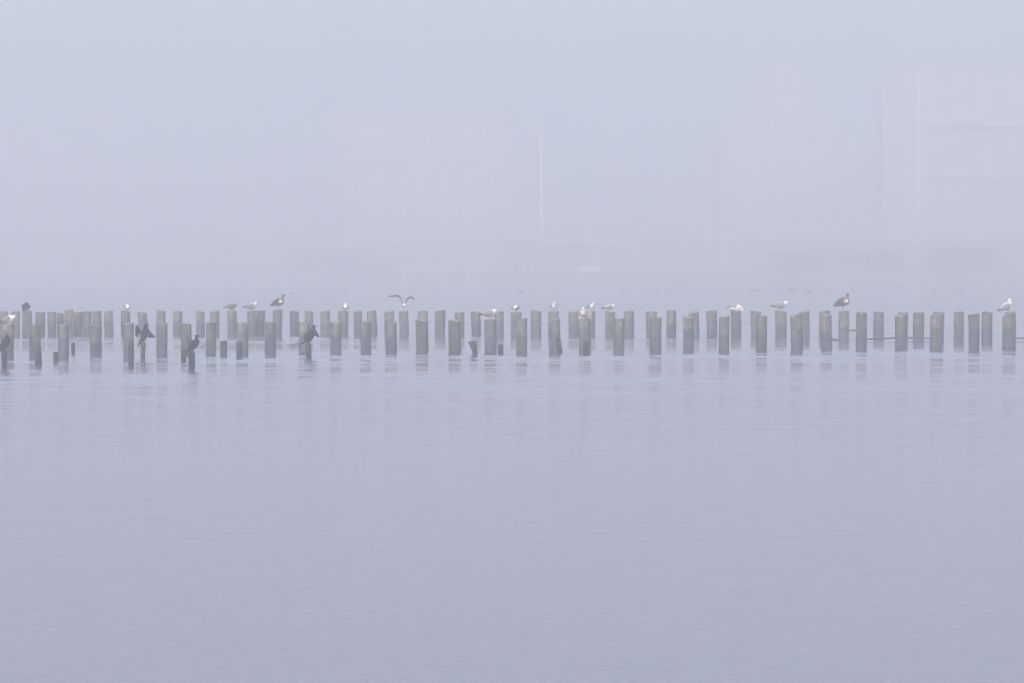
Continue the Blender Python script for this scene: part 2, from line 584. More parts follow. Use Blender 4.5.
FRONT = [(1.2, 13.5, 325), (29.7, 40.8, 325), (58, 68.5, 324.4), (89.8, 101.3, 324.7), (123, 134, 323.3), (156.6, 167.4, 323.2), (181.2, 191.4, 323.2),
         (206, 216.2, 322.9), (237.2, 247.9, 322.5), (264.9, 275.9, 322), (298.3, 309, 322), (329.8, 340.8, 321.4), (360.2, 370.6, 321), (385.2, 396.7, 321.7),
         (415.6, 428, 320.3), (448.3, 460.5, 320.3), (484.2, 496, 319.6), (516.2, 527, 318.6), (548.8, 559.6, 318.8), (579.2, 590.4, 318.9), (613.6, 624, 318.6),
         (649.8, 661.6, 318.1), (682.8, 693.4, 317.2), (719, 729.5, 316.9), (756.2, 767, 316), (790.2, 802, 315.1), (820.8, 831.8, 314.9), (856.3, 866.9, 313.7),
         (894.8, 906.8, 314.8), (930.1, 942.9, 314.8), (968.2, 979.3, 313.8), (1002.4, 1015.6, 313.9)]
FRONT_LEAN = {12: .7, 13: .7, 14: .8, 15: .5, 18: .9, 22: .4, 25: 1.2, 26: .4, 10: .8}


def back_base(x):
    u = min(1, max(0, x / 1000))
    return 334.0 + .8 * u + 4.4 * u ** 4


def front_base(x):
    return 354.9 - 9.0 * x / 1000


ORD = ['', 'first', 'second', 'third', 'fourth', 'fifth', 'sixth', 'seventh', 'eighth']
BLM = {2: 'under the round sleeping dark bird', 11: 'under the lone leftmost back-row gull', 17: 'under the dusky grey gull', 20: 'under the left brown goose',
       24: 'under the gull left of the flying one', 28: 'under the flying gull', 34: 'under the gull with stooped head', 36: 'under the plump gull facing the camera',
       39: 'under the long gull looking right', 45: 'under the crouching gull', 47: 'under the big grey-backed gull', 50: 'under the right brown goose',
       58: 'under the rightmost gull'}
FLM = {0: 'under the leftmost gull', 10: 'behind the leaning cormorant', 16: 'under the front gull in profile', 19: 'under the front gull facing the camera',
       31: 'under the rightmost gull, front one of two'}
FLM_SHORT = {31: 'at the right end of that row'}
BLABEL = {2: 'weathered wooden post in the back row under the round sleeping dark bird',
          11: 'weathered back-row post under the lone leftmost back-row gull',
          18: 'back-row post under the white-headed gull next to the left goose, touching another post',
          38: 'back-row post under the gull just above the front-row gull facing the camera',
          51: 'back-row post almost hidden behind a front post, right of the right goose',
          58: 'back-row post under the rightmost gull, half hidden by the last front post'}


def order_label(i, lm, row, short=None):
    if i in lm:
        return f'weathered wooden {row} post {lm[i]}'
    k = min(lm, key=lambda j: (abs(j - i), j))
    n = abs(k - i)
    side = 'right' if i > k else 'left'
    ref = (short or {}).get(k, lm[k])
    lab = f'grey {row} post, {ORD[n]} {side} of the one {ref}'
    return lab if len(lab.replace('-', ' ').split()) <= 16 else lab.replace('grey ', '', 1)


back_top, front_top = {}, {}
for i, (x0, x1, top) in enumerate(BACK):
    rr = random.Random(500 + i)
    base = back_base(x0) + rr.uniform(-.35, .35)
    kw = {}
    if i in (51,):
        kw['ledge'] = (1, .05)
    o, p, sc = make_post('wooden_post', x0, x1, top, base, 500 + i, BACK_LEAN.get(i, rr.uniform(-.5, .6)), **kw)
    back_top[i] = (p, sc)
    tag(o, BLABEL.get(i) or order_label(i, BLM, 'back-row'), 'post', 'wooden posts of the back row')
for i, (x0, x1, top) in enumerate(FRONT):
    rr = random.Random(900 + i)
    base = front_base(x0) + rr.uniform(-.7, .7)
    kw = {}
    if i in (28, 29, 31):
        kw['ledge'] = (-1, .04)
    o, p, sc = make_post('wooden_post', x0, x1, top, base, 900 + i, FRONT_LEAN.get(i, rr.uniform(-.5, .6)), **kw)
    front_top[i] = (p, sc)
    tag(o, order_label(i, FLM, 'front-row', FLM_SHORT), 'post', 'wooden posts of the front row')

# broken stumps standing in front of the rows: x0, x1 (top), top, base, lean, options, label
STUMPS = [
    (1.6, 7, 351, 368, .2, dict(jag=.03), 'dark narrow stump under the leftmost cormorant by the left picture edge'),
    (35.6, 41, 347, 366, .2, dict(jag=.05, taper=.45), 'dark stump widening to its foot, leftmost without a bird'),
    (53, 58, 352.5, 364.5, .2, dict(jag=.04), 'very short dark stump low in the water, between two front posts on the left'),
    (71.4, 75, 343, 357, 0, dict(jag=.02), 'thin upright dark stump with flat top, on the left between two front posts'),
    (128.2, 133.8, 344.4, 366, .1, dict(jag=.03), 'dark stump standing right before a front post, beside the wing-spreading cormorant'),
    (140.9, 145.4, 342, 360, -.2, dict(jag=.03), 'thin dark stump under the cormorant holding both wings out'),
    (180.8, 186, 349, 363.5, .2, dict(jag=.03), 'short dark stump just left of the upright cormorant'),
    (188.6, 195, 351.7, 368.4, .2, dict(jag=.02), 'dark stump under the upright cormorant looking right'),
    (220.3, 227, 340.8, 359, 0, dict(jag=.012), 'broad square dark stump with flat top right of the upright cormorant'),
    (236, 242.4, 342.2, 360.4, .3, dict(jag=.07), 'dark stump with slanting top, overlapping a front post'),
    (305.8, 311.4, 343.7, 359.5, 0, dict(jag=.02), 'dark stump under the leaning cormorant with half open wings'),
    (471, 477, 341, 359, 1.2, dict(jag=.03, fork=True), 'forked dark stump leaning left, in the middle of the picture'),
    (498, 503.4, 344.4, 356.4, -.2, dict(jag=.03), 'short rounded dark stump right of the forked one'),
    (555.6, 560.2, 338.6, 355.6, 2.4, dict(jag=.05), 'slim dark stump leaning left overlapping a front post right of the middle'),
    (583, 588, 340.8, 357.4, .6, dict(jag=.05), 'dark stump before the post of the front gull facing the camera'),
]
stump_top = {}
for i, (x0, x1, top, base, lean, kw, lab) in enumerate(STUMPS):
    o, p, sc = make_post('wooden_stump', x0, x1, top, base - 3.0, 1300 + i, lean, (M_STUMP, M_STUMP), **kw)
    stump_top[i] = (p, sc)
    tag(o, lab, 'stump', 'broken stumps before the posts')


# -------------------------------------------------------- birds in place
def perch(rec, dx_px, up=0.0):
    p, sc = rec
    return Vector((p.x + dx_px / sc, p.y, p.z + up))


GG = 'gulls resting on the posts'


def gl(rec, me, dx, yaw, s, label, pitch=0, up=-.005, name='gull'):
    return tag(bird(name, me, perch(rec, dx, up), yaw, s, pitch), label, 'gull', GG)


gl(front_top[0], ME_GULL_SHORT, 1.6, -35, .92, 'white gull low on the first front post by the left edge')
gl(back_top[11], ME_GULL_TALL, 1.6, 96, .74, 'faint white gull alone on a back-row post left, facing away')
gl(back_top[17], ME_GULL_DUSKY, -.8, 8, .92, 'dusky grey gull without a white head, left of the left goose')
gl(back_top[18], ME_GULL, -.8, 12, 1.0, 'white-headed grey gull facing right, next to the left goose')
gl(back_top[24], ME_GULL_TALL, 1.8, 96, .80, 'gull seen from behind with white head, midway between left goose and flying gull')
gl(back_top[34], ME_GULL_STOOP, .2, 64, .82, 'pale gull with stooped head, left of the plump gull facing the camera')
gl(back_top[36], ME_GULL_TALL, .6, -84, .88, 'plump white gull facing the camera on a back-row post')
gl(back_top[38], ME_GULL_TALL, .3, -60, .85, 'white gull on the back row just above the front-row gull facing the camera')
gl(back_top[39], ME_GULL_SHORT, -1.3, 22, .88, 'long white gull looking right, with dark wing tips, right of the camera-facing gulls')
gl(back_top[45], ME_GULL_CROUCH, 0, 8, 1.05, 'crouching gull with half open wings, low on its back-row post')
gl(back_top[47], ME_GULL_SHORT, -.6, 4, 1.14, 'big grey-backed gull with bright white head, facing right', up=.0)
gl(back_top[58], ME_GULL_TALL, -2.2, 10, 1.1, 'rightmost gull, sloping steeply up to its white head', pitch=-20, up=.0)
gl(front_top[16], ME_GULL_SHORT, -1.5, 6, 1.0, 'grey-backed gull in profile on a front-row post, facing right')
gl(front_top[19], ME_GULL_TALL, -1.6, -88, .92, 'tall white gull facing the camera on a front-row post')
fl = bird('gull', ME_GULL_FLY, at(404, 305.6, 131 * F / 3200), 94, .98)
tag(fl, 'flying gull with both wings raised above the back row', 'gull')

tag(bird('goose', ME_GOOSE_A, perch(back_top[20], .6, -.005), 6, .88), 'brown goose with white wing patch, left one of the two on the back row', 'goose', 'geese on the posts')
tag(bird('goose', ME_GOOSE_B, perch(back_top[50], -.8, -.005), 10, .98), 'larger brown goose with white wing patch, right one of the two', 'goose', 'geese on the posts')

CG = 'cormorants on stumps and posts'
tag(bird('cormorant', ME_CORM_HUNCH, perch(stump_top[0], -.2, -.01), 42, .98), 'hunched dark cormorant by the left picture edge, low on a stump', 'cormorant', CG)
tag(bird('cormorant', ME_CORM_SPREAD, perch(stump_top[5], 0, -.01), 0, 1.06), 'dark cormorant holding both wings out to dry', 'cormorant', CG)
tag(bird('cormorant', ME_CORM_UP, perch(stump_top[7], 1.0, -.01), 6, 1.0), 'upright dark cormorant with folded wings, looking right', 'cormorant', CG)
tag(bird('cormorant', ME_CORM_LEAN, perch(stump_top[10], 0, -.01), 0, 1.0), 'leaning dark cormorant with half open wings and long tail', 'cormorant', CG)
tag(bird('cormorant', ME_CORM_BALL, perch(back_top[2], -1.6, -.01), 68, .98), 'round dark bird asleep on a back-row post at the far left', 'cormorant', CG)

DUCKS = [(293, 293.6, 0, 'duck alone on the water above the left goose, a little right'), (344, 291.6, 1, 'duck beyond the gull midway between left goose and flying gull'),
         (521, 291.4, 0, 'duck beyond the gull with stooped head'), (622, 289.8, 0, 'leftmost of three spaced ducks right of the middle'),
         (656, 289.8, 1, 'middle one of three spaced ducks right of the middle'), (669, 291.0, 0, 'rightmost of three spaced ducks right of the middle'),
         (750.6, 290.5, 0, 'left one of the duck pair above the crouching gull'), (755.6, 290.7, 1, 'right one of the duck pair above the crouching gull'),
         (789.5, 289.8, 0, 'left one of the close duck pair above the big gull'), (794.8, 290, 0, 'right one of the close duck pair above the big gull'),
         (808, 287.7, 1, 'upper one of two ducks above each other, left of the right goose'), (808.4, 292.3, 0, 'lower one of two ducks above each other, left of the right goose'),
         (828.6, 290.1, 0, 'duck just left of the head of the right goose'), (852.4, 289.8, 1, 'duck just right of the head of the right goose'),
         (872, 287, 0, 'second duck to the right of the right goose'), (886.5, 288.6, 1, 'left one of three close ducks far right of the goose'),
         (891, 287.4, 0, 'middle one of three close ducks far right of the goose'), (899, 287.3, 0, 'right one of three close ducks far right of the goose'),
         (934, 289.9, 0, 'duck fifth from the right picture edge'), (961, 290.3, 1, 'duck fourth from the right picture edge, lowest in its line'),
         (985, 288.5, 0, 'duck third from the right picture edge'), (997, 287, 0, 'duck just above the tail of the rightmost gull'),
         (1015, 287.6, 1, 'rightmost duck, by the right picture edge')]
for k, (px, py, v, lab) in enumerate(DUCKS):
    g = on_water(px, py + .6)
    tag(bird('duck', (ME_DUCK_A, ME_DUCK_B)[v], g, random.choice((0, 180)) + random.uniform(-30, 30), random.uniform(1.2, 1.5)),
        'small dark ' + lab, 'duck', 'ducks far out on the water')


# ----------------------------------------------------------- floating wood
def log_between(name, pts, r, label, cat):
    bm = bmesh.new()
    P, rad = [], []
    c = sum(pts, Vector()) / len(pts)
    for k in range(len(pts) - 1):
        for j in range(6):
            u = j / 6
            p = pts[k].lerp(pts[k + 1], u) - c
            p += Vector((0, 0, noise.noise(p * .7) * .02))
            P.append(p)
            rad.append(r * (1 + .25 * noise.noise(p * 1.9)))
    P.append(pts[-1] - c)
    rad.append(r * .7)
    tube(bm, P, rad, 10)
    o = build(name, bm, [M_LOG], smooth=True)
    o.location = c
    return tag(o, label, cat)


def lift(px, py, z):
    g = on_water(px, py)
    return g + Vector((0, 0, z))


log_between('floating_log', [lift(866, 341.2, .08), lift(900, 340.4, .10), lift(932, 341.0, .08)], .032,
            'long thin dark log lying on the water between back posts at the right', 'log')
log_between('floating_log', [lift(1013, 341, .10), lift(1032, 341, .10)], .03, 'dark log end sticking out at the right picture edge', 'log')
p50, s50 = back_top[50]
p51, s51 = back_top[51]
log_between('wooden_rail', [Vector((p50.x + .17, p50.y, .24)), Vector((p51.x - .14, p51.y, .27))], .035,
            'short wooden rail joining two back-row posts beside the right goose', 'rail')
log_between('floating_branch', [lift(832, 339.8, .03), lift(834.5, 340.4, .02), lift(838, 340.6, .03)], .05, 'small dark branch afloat left of the post under the right goose', 'branch')
log_between('floating_branch', [lift(287.6, 346.4, .04), lift(293, 346.3, .05), lift(299.5, 345.6, .09)], .018, 'thin branch afloat by the tail of the leaning cormorant', 'branch')
log_between('floating_branch', [lift(201.2, 347.4, .02), lift(203.4, 346.9, .05), lift(206, 346, .10)], .018, 'thin branch poking up right of the upright cormorant', 'branch')

# -------------------------------------------------------------- far shore
def shore_row(px):
    if px < 512:
        return 279.0 + 4.0 * max(px, -700) / 512 if px > 0 else 279.0
    return 283.0 + 2.0 * min((px - 512) / 512, 1.4)


def D0(px):
    return F * CH / (shore_row(px) - YH)


PROF = [(-14, -.7), (-1, -.12), (0, .05), (2.2, .95), (4, 1.25), (10, 1.6), (20, 1.75), (27, 2.6), (50, 6.6), (60, 7.6), (120, 8.6), (260, 9.5), (420, 10)]


def ground(px, t):
    for (a, za), (b, zb) in zip(PROF, PROF[1:]):
        if a <= t <= b:
            return za + (zb - za) * (t - a) / (b - a)
    return PROF[-1][1] if t > 0 else PROF[0][1]


def spot(px, t, dz=0.0):
    Y = D0(px) + t
    return Vector(((px - 512) / F * Y, Y, ground(px, t) + dz))


bm = bmesh.new()
cols = []
pxs = list(range(-1500, 2600, 50))
ts = [-14, -6, -1, 0, 1, 2.2, 4, 7, 10, 15, 20, 24, 27, 33, 40, 50, 60, 90, 120, 190, 260, 340, 420]
for px in pxs:
    c = []
    for t in ts:
        p = spot(px, t)
        amp = .12 if t < 24 else .35
        p.z += amp * noise.noise(Vector((p.x * .08, p.y * .08, 0)))
        if t >= 60:
            p.z += 1.6 * noise.noise(Vector((p.x * .028, p.y * .01, 5)))
        p.y += 1.5 * noise.noise(Vector((p.x * .05, 3, 0)))
        c.append(bm.verts.new(p))
    cols.append(c)
for a, b in zip(cols, cols[1:]):
    for i in range(len(ts) - 1):
        f = bm.faces.new((a[i], b[i], b[i + 1], a[i + 1]))
        f.smooth = True
        f.material_index = 0 if ts[i] >= 20 else (1 if ts[i] < 4 else 2)
M_GRASS = simple('short_grass', (.18, .175, .14), (.25, .24, .20), .4, .95)
M_STONE = simple('stone_bank', (.13, .13, .13), (.22, .215, .205), 1.2, .9, bump=.05)
M_PATH = simple('gravel_path', (.20, .195, .19), (.28, .275, .26), .8, .95)
tag(build('ground', bm, [M_GRASS, M_STONE, M_PATH]), kind='structure')

# water
M_WATER, nt, p = new_mat('lake_water')
p.inputs['Base Color'].default_value = (.055, .030, .085, 1)
p.inputs['Roughness'].default_value = .095
p.inputs['IOR'].default_value = 1.333
L = nt.links.new
tc = N(nt, 'ShaderNodeTexCoord')
mp1 = N(nt, 'ShaderNodeMapping')
mp1.inputs['Scale'].default_value = (1.2, 3.6, 1)
mp1.inputs['Rotation'].default_value = (0, 0, R(5))
L(tc.outputs['Object'], mp1.inputs['Vector'])
n1 = N(nt, 'ShaderNodeTexNoise', Scale=1.0, Detail=4.0, Roughness=.55, Distortion=.3)
L(mp1.outputs[0], n1.inputs['Vector'])
mp2 = N(nt, 'ShaderNodeMapping')
mp2.inputs['Scale'].default_value = (.07, .32, 1)
mp2.inputs['Rotation'].default_value = (0, 0, R(-4))
L(tc.outputs['Object'], mp2.inputs['Vector'])
n2 = N(nt, 'ShaderNodeTexNoise', Scale=1.0, Detail=2.0, Roughness=.5)
L(mp2.outputs[0], n2.inputs['Vector'])
b1 = N(nt, 'ShaderNodeBump', Strength=1.0, Distance=.0030)
L(n1.outputs[0], b1.inputs['Height'])
b2 = N(nt, 'ShaderNodeBump', Strength=1.0, Distance=.004)
L(n2.outputs[0], b2.inputs['Height'])
L(b1.outputs[0], b2.inputs['Normal'])
L(b2.outputs[0], p.inputs['Normal'])
# real ripples: one sheet, its rows fine where the photograph looks and coarse beyond
def steps(*spans):
    out = []
    for lo, hi, st in spans:
        n = max(1, round((hi - lo) / st))
        out += [lo + (hi - lo) * i / n for i in range(n)]
    out.append(spans[-1][1])
    return np.array(out)


wx = steps((-1300, -140, 290), (-140, -46, 7), (-46, 46, .45), (46, 140, 7), (140, 1300, 290))
wy = steps((-70, 12, 10), (12, 24, 1), (24, 270, .2), (270, 330, 4), (330, 1600, 60))
GX, GY = np.meshgrid(wx, wy)
GZ = np.zeros_like(GX)
rs = np.random.RandomState(4)
near = np.clip((GY - 58) / 34, 0, 1)
near = near * near * (3 - 2 * near)       # calmer towards the near shore
for k in range(60):
    long_wave = k < 8
    lam = rs.uniform(4, 8) if long_wave else .85 * (2.4 / .85) ** rs.rand()
    th = R(rs.normal(0, 10 if long_wave else 20))
    kk = 2 * math.pi / lam
    slope = .0010 if long_wave else .0050
    calm = .03 + .97 * near if long_wave else .07 + .93 * near
    GZ += calm * slope / kk * np.sin(kk * (GX * math.sin(th) + GY * math.cos(th)) + rs.rand() * 6.283)
patch = np.zeros_like(GX)
for k in range(9):        # calmer and livelier patches
    lam = rs.uniform(18, 60)
    th = R(rs.normal(0, 30))
    patch += np.sin(2 * math.pi / lam * (GX * math.sin(th) * .6 + GY * math.cos(th)) + rs.rand() * 6.283)
GZ *= 1 + .35 * patch / 2.1
GZ *= np.clip((265 - GY) / 40, 0, 1) * np.clip((GY - 20) / 8, 0, 1) * np.clip((52 - np.abs(GX)) / 6, 0, 1)
ny, nx = GX.shape
co = np.stack([GX, GY, GZ], -1).reshape(-1, 3)
idx = np.arange(nx * ny).reshape(ny, nx)
quads = np.stack([idx[:-1, :-1], idx[:-1, 1:], idx[1:, 1:], idx[1:, :-1]], -1).reshape(-1, 4)
me = bpy.data.meshes.new('water')
me.vertices.add(len(co))
me.vertices.foreach_set('co', co.astype(np.float32).ravel())
me.loops.add(quads.size)
me.loops.foreach_set('vertex_index', quads.astype(np.int32).ravel())
me.polygons.add(len(quads))
me.polygons.foreach_set('loop_start', np.arange(0, quads.size, 4, dtype=np.int32))
me.polygons.foreach_set('use_smooth', np.ones(len(quads), dtype=bool))
me.update(calc_edges=True)
me.validate()
tag(link('water', me, [M_WATER]), kind='structure')

# ------------------------------------------------- buildings on the shore
M_BRICK = simple('pale_brick', (.28, .265, .25), (.35, .325, .31), 2.0, .9)
M_RENDER = simple('grey_render', (.28, .28, .28), (.34, .34, .34), .6, .9)
M_SAND = simple('sand_render', (.34, .33, .32), (.42, .41, .39), .6, .9)
M_ROOF = simple('slate_roof', (.26, .265, .27), (.34, .34, .345), 1.5, .8)
M_TRIM = simple('white_paint', (.56, .56, .56), (.63, .63, .63), 2, .5)
M_BAND = simple('grey_paint', (.40, .40, .40), (.46, .46, .46), 2, .6)
M_PANE = simple('window_glass', (.20, .21, .22), (.28, .29, .30), .5, .08, spec=.6)
M_POLE = simple('white_pole_paint', (.80, .80, .80), (.86, .86, .86), 3, .4)
M_DARK = simple('dark_paint', (.05, .055, .06), (.09, .095, .10), 3, .6)


def window(parent, x0, x1, z0, z1, nx, nz, yf=0.0, frame=.24, sill=False, trim=None):
    """frame ring with bars, pane and sill; the wall face lies at y = yf"""
    bm = bmesh.new()
    y0, y1 = yf - .10, yf - .003
    box(bm, x0, x0 + frame, y0, y1, z0, z1)
    box(bm, x1 - frame, x1, y0, y1, z0, z1)
    box(bm, x0 + frame, x1 - frame, y0, y1, z0, z0 + frame)
    box(bm, x0 + frame, x1 - frame, y0, y1, z1 - frame, z1)
    for k in range(1, nx):
        x = x0 + (x1 - x0) * k / nx
        box(bm, x - .05, x + .05, y0 + .01, y1, z0 + frame, z1 - frame)
    for k in range(1, nz):
        z = z0 + (z1 - z0) * k / nz
        box(bm, x0 + frame, x1 - frame, y0 + .02, y1 - .01, z - .05, z + .05)
    w = build('window', bm, [trim or M_TRIM], parent)
    bm = bmesh.new()
    box(bm, x0 + frame, x1 - frame, yf - .045, yf - .012, z0 + frame, z1 - frame)
    build('pane', bm, [M_PANE], w)
    if sill:
        bm = bmesh.new()
        box(bm, x0 - .25, x1 + .25, yf - .45, yf - .004, z0 - .35, z0 - .005)
        build('sill', bm, [M_TRIM], w)
    return w


class Facade:
    """converts photograph pixels into metres on a facade at one distance"""

    def __init__(self, px, t, rz=0.0):
        self.o = spot(px, t)
        self.px, self.k = px, (D0(px) + t) / F
        self.z0 = self.o.z

    def X(self, px):
        return (px - self.px) * self.k

    def Z(self, py):
        return CH - (py - YH) * self.k - self.z0


# the tall gabled house
fc = Facade(783, 135)
house = empty('gabled_house', fc.o)
tag(house, 'tall brick house with steep gable and white windows, faint in the fog', 'house')
hw, ez, pz = fc.X(848), fc.Z(150), fc.Z(62)
bm = bmesh.new()
v = [(-hw, -2), (hw, -2), (hw, ez), (0, pz), (-hw, ez)]
a = [bm.verts.new((x, 0, z)) for x, z in v]
b = [bm.verts.new((x, 16, z)) for x, z in v]
bm.faces.new(a)
bm.faces.new(b[::-1])
for i in range(5):
    bm.faces.new((a[(i + 1) % 5], a[i], b[i], b[(i + 1) % 5]))
build('wall', bm, [M_BRICK], house)
bm = bmesh.new()
sl = (pz - ez) / hw
for s in (-1, 1):
    pts = [(0, pz + .02), (s * (hw + .9), ez - .9 * sl + .02), (s * (hw + .9), ez - .9 * sl + .55), (0, pz + .62)]
    a = [bm.verts.new((x, -.5, z)) for x, z in pts]
    b = [bm.verts.new((x, 16.5, z)) for x, z in pts]
    bm.faces.new(a)
    bm.faces.new(b[::-1])
    for i in range(4):
        bm.faces.new((a[(i + 1) % 4], a[i], b[i], b[(i + 1) % 4]))
roof = build('roof', bm, [M_ROOF], house)
bm = bmesh.new()
box(bm, 3.2, 5.0, 8, 9.4, pz - 6, pz + 1.2)
build('chimney', bm, [M_BRICK], roof)
for s in (-1, 1):
    bm = bmesh.new()
    pts = [(0, pz - .55), (s * (hw + .95), ez - .95 * sl - .55), (s * (hw + .95), ez - .95 * sl + .35), (0, pz + .45)]
    a = [bm.verts.new((x, -.72, z)) for x, z in pts]
    b = [bm.verts.new((x, -.51, z)) for x, z in pts]
    bm.faces.new(a)
    bm.faces.new(b[::-1])
    for i in range(4):
        bm.faces.new((a[(i + 1) % 4], a[i], b[i], b[(i + 1) % 4]))
    build('barge_board', bm, [M_BAND], house)
for x0, x1, y0, y1, nx, nz, sill in ((772, 782.5, 120, 150, 1, 2, False), (787, 797.5, 120, 150, 1, 2, False), (754, 763, 122, 148, 1, 2, False),
                                     (806, 815, 122, 148, 1, 2, False), (757, 803, 162, 187, 4, 2, True), (742, 752, 166, 187, 1, 2, True),
                                     (816, 833, 204, 228, 3, 3, True), (742, 759, 204, 228, 3, 3, True)):
    window(house, fc.X(x0), fc.X(x1), fc.Z(y1), fc.Z(y0), nx, nz, sill=sill)
bm = bmesh.new()
box(bm, fc.X(810), fc.X(846), -.5, -.004, fc.Z(203), fc.Z(201))
build('string_course', bm, [M_TRIM], house)
bm = bmesh.new()
box(bm, fc.X(776), fc.X(794), -.14, -.004, 0, fc.Z(212))
dr = build('door', bm, [M_ROOF], house)
bm = bmesh.new()
box(bm, fc.X(791), fc.X(792), -.22, -.142, 1.6, 2.0)
build('handle', bm, [M_TRIM], dr)

# flat-roofed block at the right
fc = Facade(965, 135)
blk = empty('apartment_block', fc.o)
tag(blk, 'wide flat-roofed block with pale floor bands behind the right flagpole', 'apartment block')
x0, x1, zt = fc.X(882), fc.X(1085), fc.Z(72)
bm = bmesh.new()
box(bm, x0, x1, 0, 15, -2, zt)
build('wall', bm, [M_RENDER], blk)
bm = bmesh.new()
box(bm, x0 - .5, x1 + .5, -.6, 15.5, zt + .003, zt + .7)
build('roof', bm, [M_ROOF], blk)
for py, xa in ((124.5, 926), (177, 930)):
    bm = bmesh.new()
    box(bm, fc.X(xa), x1 + .3, -1.6, -.004, fc.Z(py + 1.2), fc.Z(py - 1.0))
    build('balcony_slab', bm, [M_BAND], blk)
for px in (956, 1016, 1062):
    bm = bmesh.new()
    box(bm, fc.X(px) - .28, fc.X(px) + .28, -1.3, -.75, fc.Z(176), fc.Z(125.6))
    build('column', bm, [M_BAND], blk)
for ya, yb in ((82, 116), (136, 172), (188, 224)):
    for k, xa in enumerate((890, 934, 964, 990, 1024, 1052)):
        window(blk, fc.X(xa), fc.X(xa + 16), fc.Z(yb), fc.Z(ya), 2, 1, frame=.14, trim=M_BAND)

# block behind the left flagpole
fc = Facade(428, 100)
b3 = empty('apartment_block', fc.o)
tag(b3, 'long pale block with upright window bays left of the middle flagpole', 'apartment block')
x0, x1, zt = fc.X(345), fc.X(511), fc.Z(120)
bm = bmesh.new()
box(bm, x0, x1, 0, 15, -3, zt)
build('wall', bm, [M_SAND], b3)
bm = bmesh.new()
box(bm, x0 - .6, x1 + .6, -.7, 15.6, zt + .003, zt + .75)
build('roof', bm, [M_BAND], b3)
for ya, yb in ((128, 157), (168, 196), (206, 232)):
    for xa in (353, 382, 405, 428, 451, 486):
        window(b3, fc.X(xa), fc.X(xa + 13), fc.Z(yb), fc.Z(ya), 2, 2, frame=.2)
bm = bmesh.new()
box(bm, x0, x1, -1.1, -.004, fc.Z(162), fc.Z(160.5))
build('floor_band', bm, [M_TRIM], b3)


# flagpoles
def flagpole(px, t, top_row, label, r=1.0):
    g = spot(px, t, -.1)
    k = (D0(px) + t) / F
    h = CH - (top_row - YH) * k - g.z
    root = empty('flagpole', g)
    tag(root, label, 'flagpole', 'white flagpoles on the shore')
    bm = bmesh.new()
    tube(bm, [Vector((0, 0, z)) for z in (.5, h * .3, h * .65, h - .2)], [.22 * r, .20 * r, .17 * r, .12 * r], 12)
    build('pole', bm, [M_POLE], root, True)
    bm = bmesh.new()
    bmesh.ops.create_uvsphere(bm, u_segments=12, v_segments=8, radius=.22)
    bmesh.ops.translate(bm, verts=bm.verts[:], vec=(0, 0, h))
    build('finial', bm, [M_POLE], root, True)
    bm = bmesh.new()
    tube(bm, [Vector((0, 0, 0)), Vector((0, 0, .5)), Vector((0, 0, .52))], [.42, .36, .25], 12)
    build('base', bm, [M_STONE], root)
    bm = bmesh.new()
    box(bm, .20 * r, .20 * r + .13, -.05, .05, 1.6, 1.9)
    build('cleat', bm, [M_DARK], root)


flagpole(541.5, 48, 120, 'slender white flagpole near the middle of the shore', 1.15)
flagpole(918, 50, 70, 'tall white flagpole before the flat-roofed block at the right', .8)


# benches on the promenade
def bench(px, t, wpx, mat, label):
    g = spot(px, t)
    k = (D0(px) + t) / F
    w = wpx * k
    s = w / 4.2
    root = empty('park_bench', g)
    tag(root, label, 'bench', 'benches on the promenade')
    bm = bmesh.new()
    for j in range(4):
        box(bm, -w / 2, w / 2, -.45 + j * .2, -.29 + j * .2, .55, .61)
    build('seat', bm, [mat], root)
    bm = bmesh.new()
    for j in range(3):
        box(bm, -w / 2, w / 2, .34 + j * .05, .40 + j * .05, .75 + j * .28, .96 + j * .28)
    build('backrest', bm, [mat], root)
    for x in (-w / 2 + .3, w / 2 - .3):
        bm = bmesh.new()
        box(bm, x - .07, x + .07, -.45, -.33, -.15, .547)
        box(bm, x - .07, x + .07, .28, .36, -.15, 1.5)
        box(bm, x - .07, x + .07, -.33, .28, .44, .545)
        build('leg', bm, [M_DARK], root)


M_BENCHW = simple('pale_boards', (.80, .80, .79), (.86, .86, .85), 2, .7)
M_BENCHD = simple('grey_boards', (.16, .16, .17), (.25, .25, .26), 2, .8)
bench(588, 9, 26, M_BENCHW, 'long white bench on the shore path right of the middle flagpole')
bench(643, 9, 27, M_BENCHD, 'long grey bench with dark top rail, right of the white one')

# pale garden wall at the left of the middle
bm = bmesh.new()
g0, g1 = spot(398, 16), spot(514, 16)
o0 = (g0 + g1) / 2
n = 24
for k in range(n):
    u0, u1 = k / n, (k + 1) / n - .0006
    a, b = g0.lerp(g1, u0) - o0, g0.lerp(g1, u1) - o0
    h = 1.6 + .9 * (u0 + u1) / 2
    vs = []
    for z in (-.6, h):
        for q, dy in ((a, -.2), (b, -.2), (b, .2), (a, .2)):
            vs.append(bm.verts.new((q.x, q.y + dy, z)))
    for f in ((0, 3, 2, 1), (4, 5, 6, 7), (0, 1, 5, 4), (1, 2, 6, 5), (2, 3, 7, 6), (3, 0, 4, 7)):
        bm.faces.new([vs[i] for i in f])
gw = build('garden_wall', bm, [M_SAND])
gw.location = o0
tag(gw, 'long low pale wall at the foot of the bank left of the middle', 'wall')


